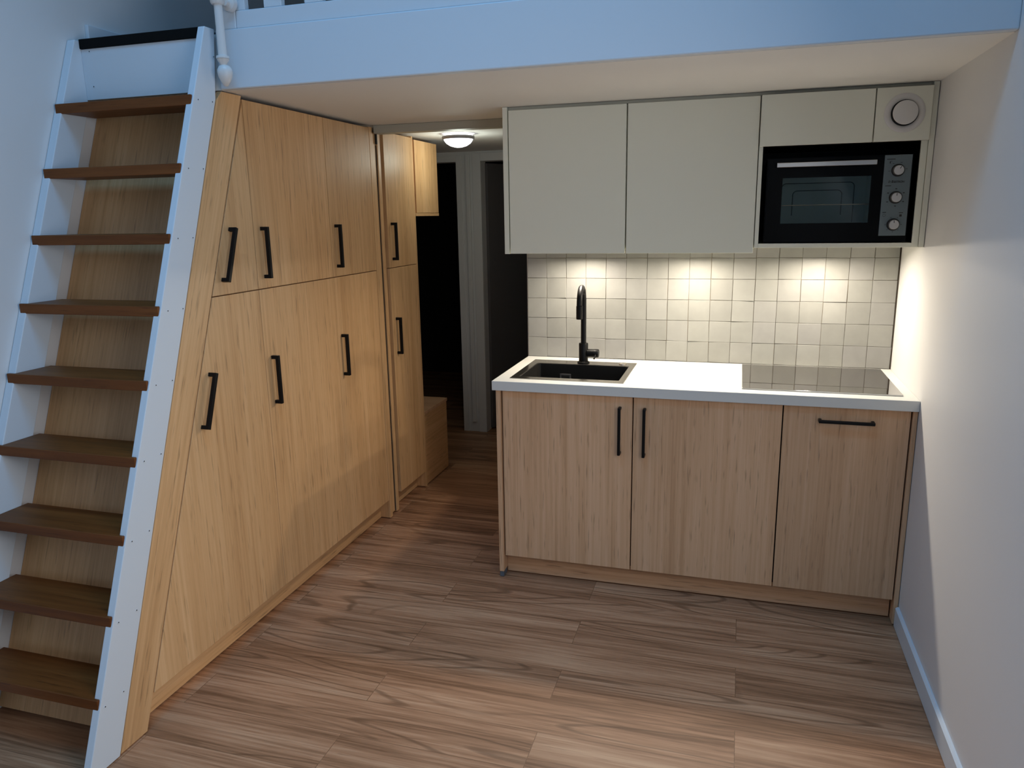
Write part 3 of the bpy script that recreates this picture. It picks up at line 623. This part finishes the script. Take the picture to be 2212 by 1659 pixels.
def marks(boxes, name='scale_marking', parent=cp):
    for (mx, mz, w, h) in boxes:
        obj(name, BM((mx-w/2, mx+w/2, yk-0.0004, yk-0.0001, mz-h/2, mz+h/2)), M['blackrub'], parent)
def dial(cx_, cz_, angs, w=0.004, h=0.0014, r=0.029): return [(cx_+r*math.sin(math.radians(t)), cz_+r*math.cos(math.radians(t)), w, h) for t in angs]
marks([(-0.1345, 1.7585, 0.028, 0.0026), (-0.137, 1.747, 0.003, 0.008), (-0.133, 1.751, 0.005, 0.0014)] + dial(-0.109, 1.7185, (-95, -35, 20, 82), 0.006))
marks([(-0.137, 1.6635, 0.020, 0.0022)] + dial(-0.109, 1.6215, (0, 58, 120, 178, -120, -58), 0.006, 0.003, 0.031))
marks([(-0.1425, 1.568, 0.012, 0.0026), (-0.086, 1.566, 0.014, 0.0026), (-0.0865, 1.556, 0.008, 0.008)] + dial(-0.109, 1.5235, (-20, 28, 90, 138, 180, -135, -90), 0.003, 0.002, 0.027))
bm = bmesh.new()
for k in range(16):
    t0, t1 = 2*math.pi*k/16, 2*math.pi*(k+1)/16
    q = [(-0.1425+r_*math.cos(t), 1.5575+r_*math.sin(t)) for r_, t in ((0.0042, t0), (0.0050, t0), (0.0050, t1), (0.0042, t1))]
    prism(bm, q, 'y', yk-0.0004, yk-0.0001)
obj('heat_symbol', bm, M['blackrub'], cp)
def text_mesh(body, size, loc, parent, mat, name, shear=0.0, bold=0.0):
    cu = bpy.data.curves.new('lettering', 'FONT'); cu.body = body; cu.size = size; cu.extrude = 0.0002; cu.shear = shear; cu.offset = bold; cu.align_x = 'LEFT'
    tmp = bpy.data.objects.new('lettering', cu); COL.objects.link(tmp)
    bpy.context.view_layer.update()
    me = bpy.data.meshes.new_from_object(tmp.evaluated_get(bpy.context.evaluated_depsgraph_get()))
    bpy.data.objects.remove(tmp); bpy.data.curves.remove(cu)
    bm = bmesh.new(); bm.from_mesh(me); bpy.data.meshes.remove(me)
    for v in bm.verts: v.co = Vector((loc[0]+v.co.x, loc[1]-v.co.z, loc[2]+v.co.y))
    return obj(name, bm, mat, parent)
text_mesh('B', 0.0118, (-0.1275, yk-0.0003, 1.6745), cp, M['blackrub'], 'brand_lettering', 0.1, 0.0003)
text_mesh('ESTRON', 0.0094, (-0.1195, yk-0.0003, 1.6745), cp, M['blackrub'], 'brand_lettering', 0.1, 0.0003)
bm = bmesh.new()
for dx, h in ((0.0, 0.0085), (0.0040, 0.0060)): prism(bm, [(-0.138+dx, 1.6745), (-0.1362+dx, 1.6745), (-0.1335+dx, 1.6745+h), (-0.1355+dx, 1.6745+h)], 'y', yk-0.0004, yk-0.0001)
obj('brand_emblem', bm, M['blackrub'], cp)

# ------------------------------------------------------------------ lamps
LED_COL = (1.0, 0.89, 0.74); LED_W = 4.3
for x, zc_, lab in ((-1.325, 1.436, 'round downlight under the upper cabinet above the sink'), (-0.83, 1.436, 'round downlight under the upper cabinet left of the oven'), (-0.325, 1.440, 'round downlight under the oven cabinet, lighting the hob')):
    t = thing('downlight', lab, 'lamp', (x, 0.425, zc_-0.008), 'downlights under the upper cabinets')
    bm = bmesh.new(); lathe(bm, [(0.033, zc_-0.0004), (0.033, zc_-0.006), (0.027, zc_-0.0078), (0.027, zc_-0.005), (0.0, zc_-0.005)], (x, 0.425, 0), 'z', 32, close=False)
    obj('housing', bm, M['plastic'], t, smooth=True)
    bm = bmesh.new(); lathe(bm, [(0.0265, zc_-0.0055), (0.0265, zc_-0.0065), (0, zc_-0.0065)], (x, 0.425, 0), 'z', 32)
    obj('diffuser', bm, M['led'], t, smooth=True)
    area_light('downlight_beam', (x, 0.425, zc_-0.0145), 0.05, 0.05, LED_W, LED_COL, rot=(math.radians(-14), 0, 0), shape='DISK', parent=t, spread=175)
lx, ly = -2.147, 1.075
cl = thing('ceiling_lamp', 'lit round ceiling lamp with dark metal ring in the corridor', 'lamp', (lx, ly, ZS))
bm = bmesh.new(); lathe(bm, [(0.078, ZS-0.0005), (0.080, ZS-0.012)], (lx, ly, 0), 'z', 48)
obj('base_plate', bm, M['lampglass'], cl, smooth=True)
bm = bmesh.new(); lathe(bm, [(0.080, ZS-0.0125), (0.0885, ZS-0.0125), (0.0895, ZS-0.018), (0.0875, ZS-0.030), (0.080, ZS-0.030), (0.080, ZS-0.0125)], (lx, ly, 0), 'z', 48, close=False)
obj('ring', bm, M['steel_dark'], cl, smooth=True)
bm = bmesh.new(); lathe(bm, [(0.0795, ZS-0.026), (0.078, ZS-0.034), (0.066, ZS-0.050), (0.045, ZS-0.063), (0.020, ZS-0.070), (0.0, ZS-0.0715)], (lx, ly, 0), 'z', 48, close=False)
obj('dome', bm, M['lampglass'], cl, smooth=True)
pl = bpy.data.lights.new('ceiling_lamp_bulb', 'POINT'); pl.energy = 1.75; pl.color = (0.92, 1.0, 0.88); pl.shadow_soft_size = 0.05
po = bpy.data.objects.new('ceiling_lamp_bulb', pl); COL.objects.link(po); po.parent = cl; po.location = (0, 0, -0.13)
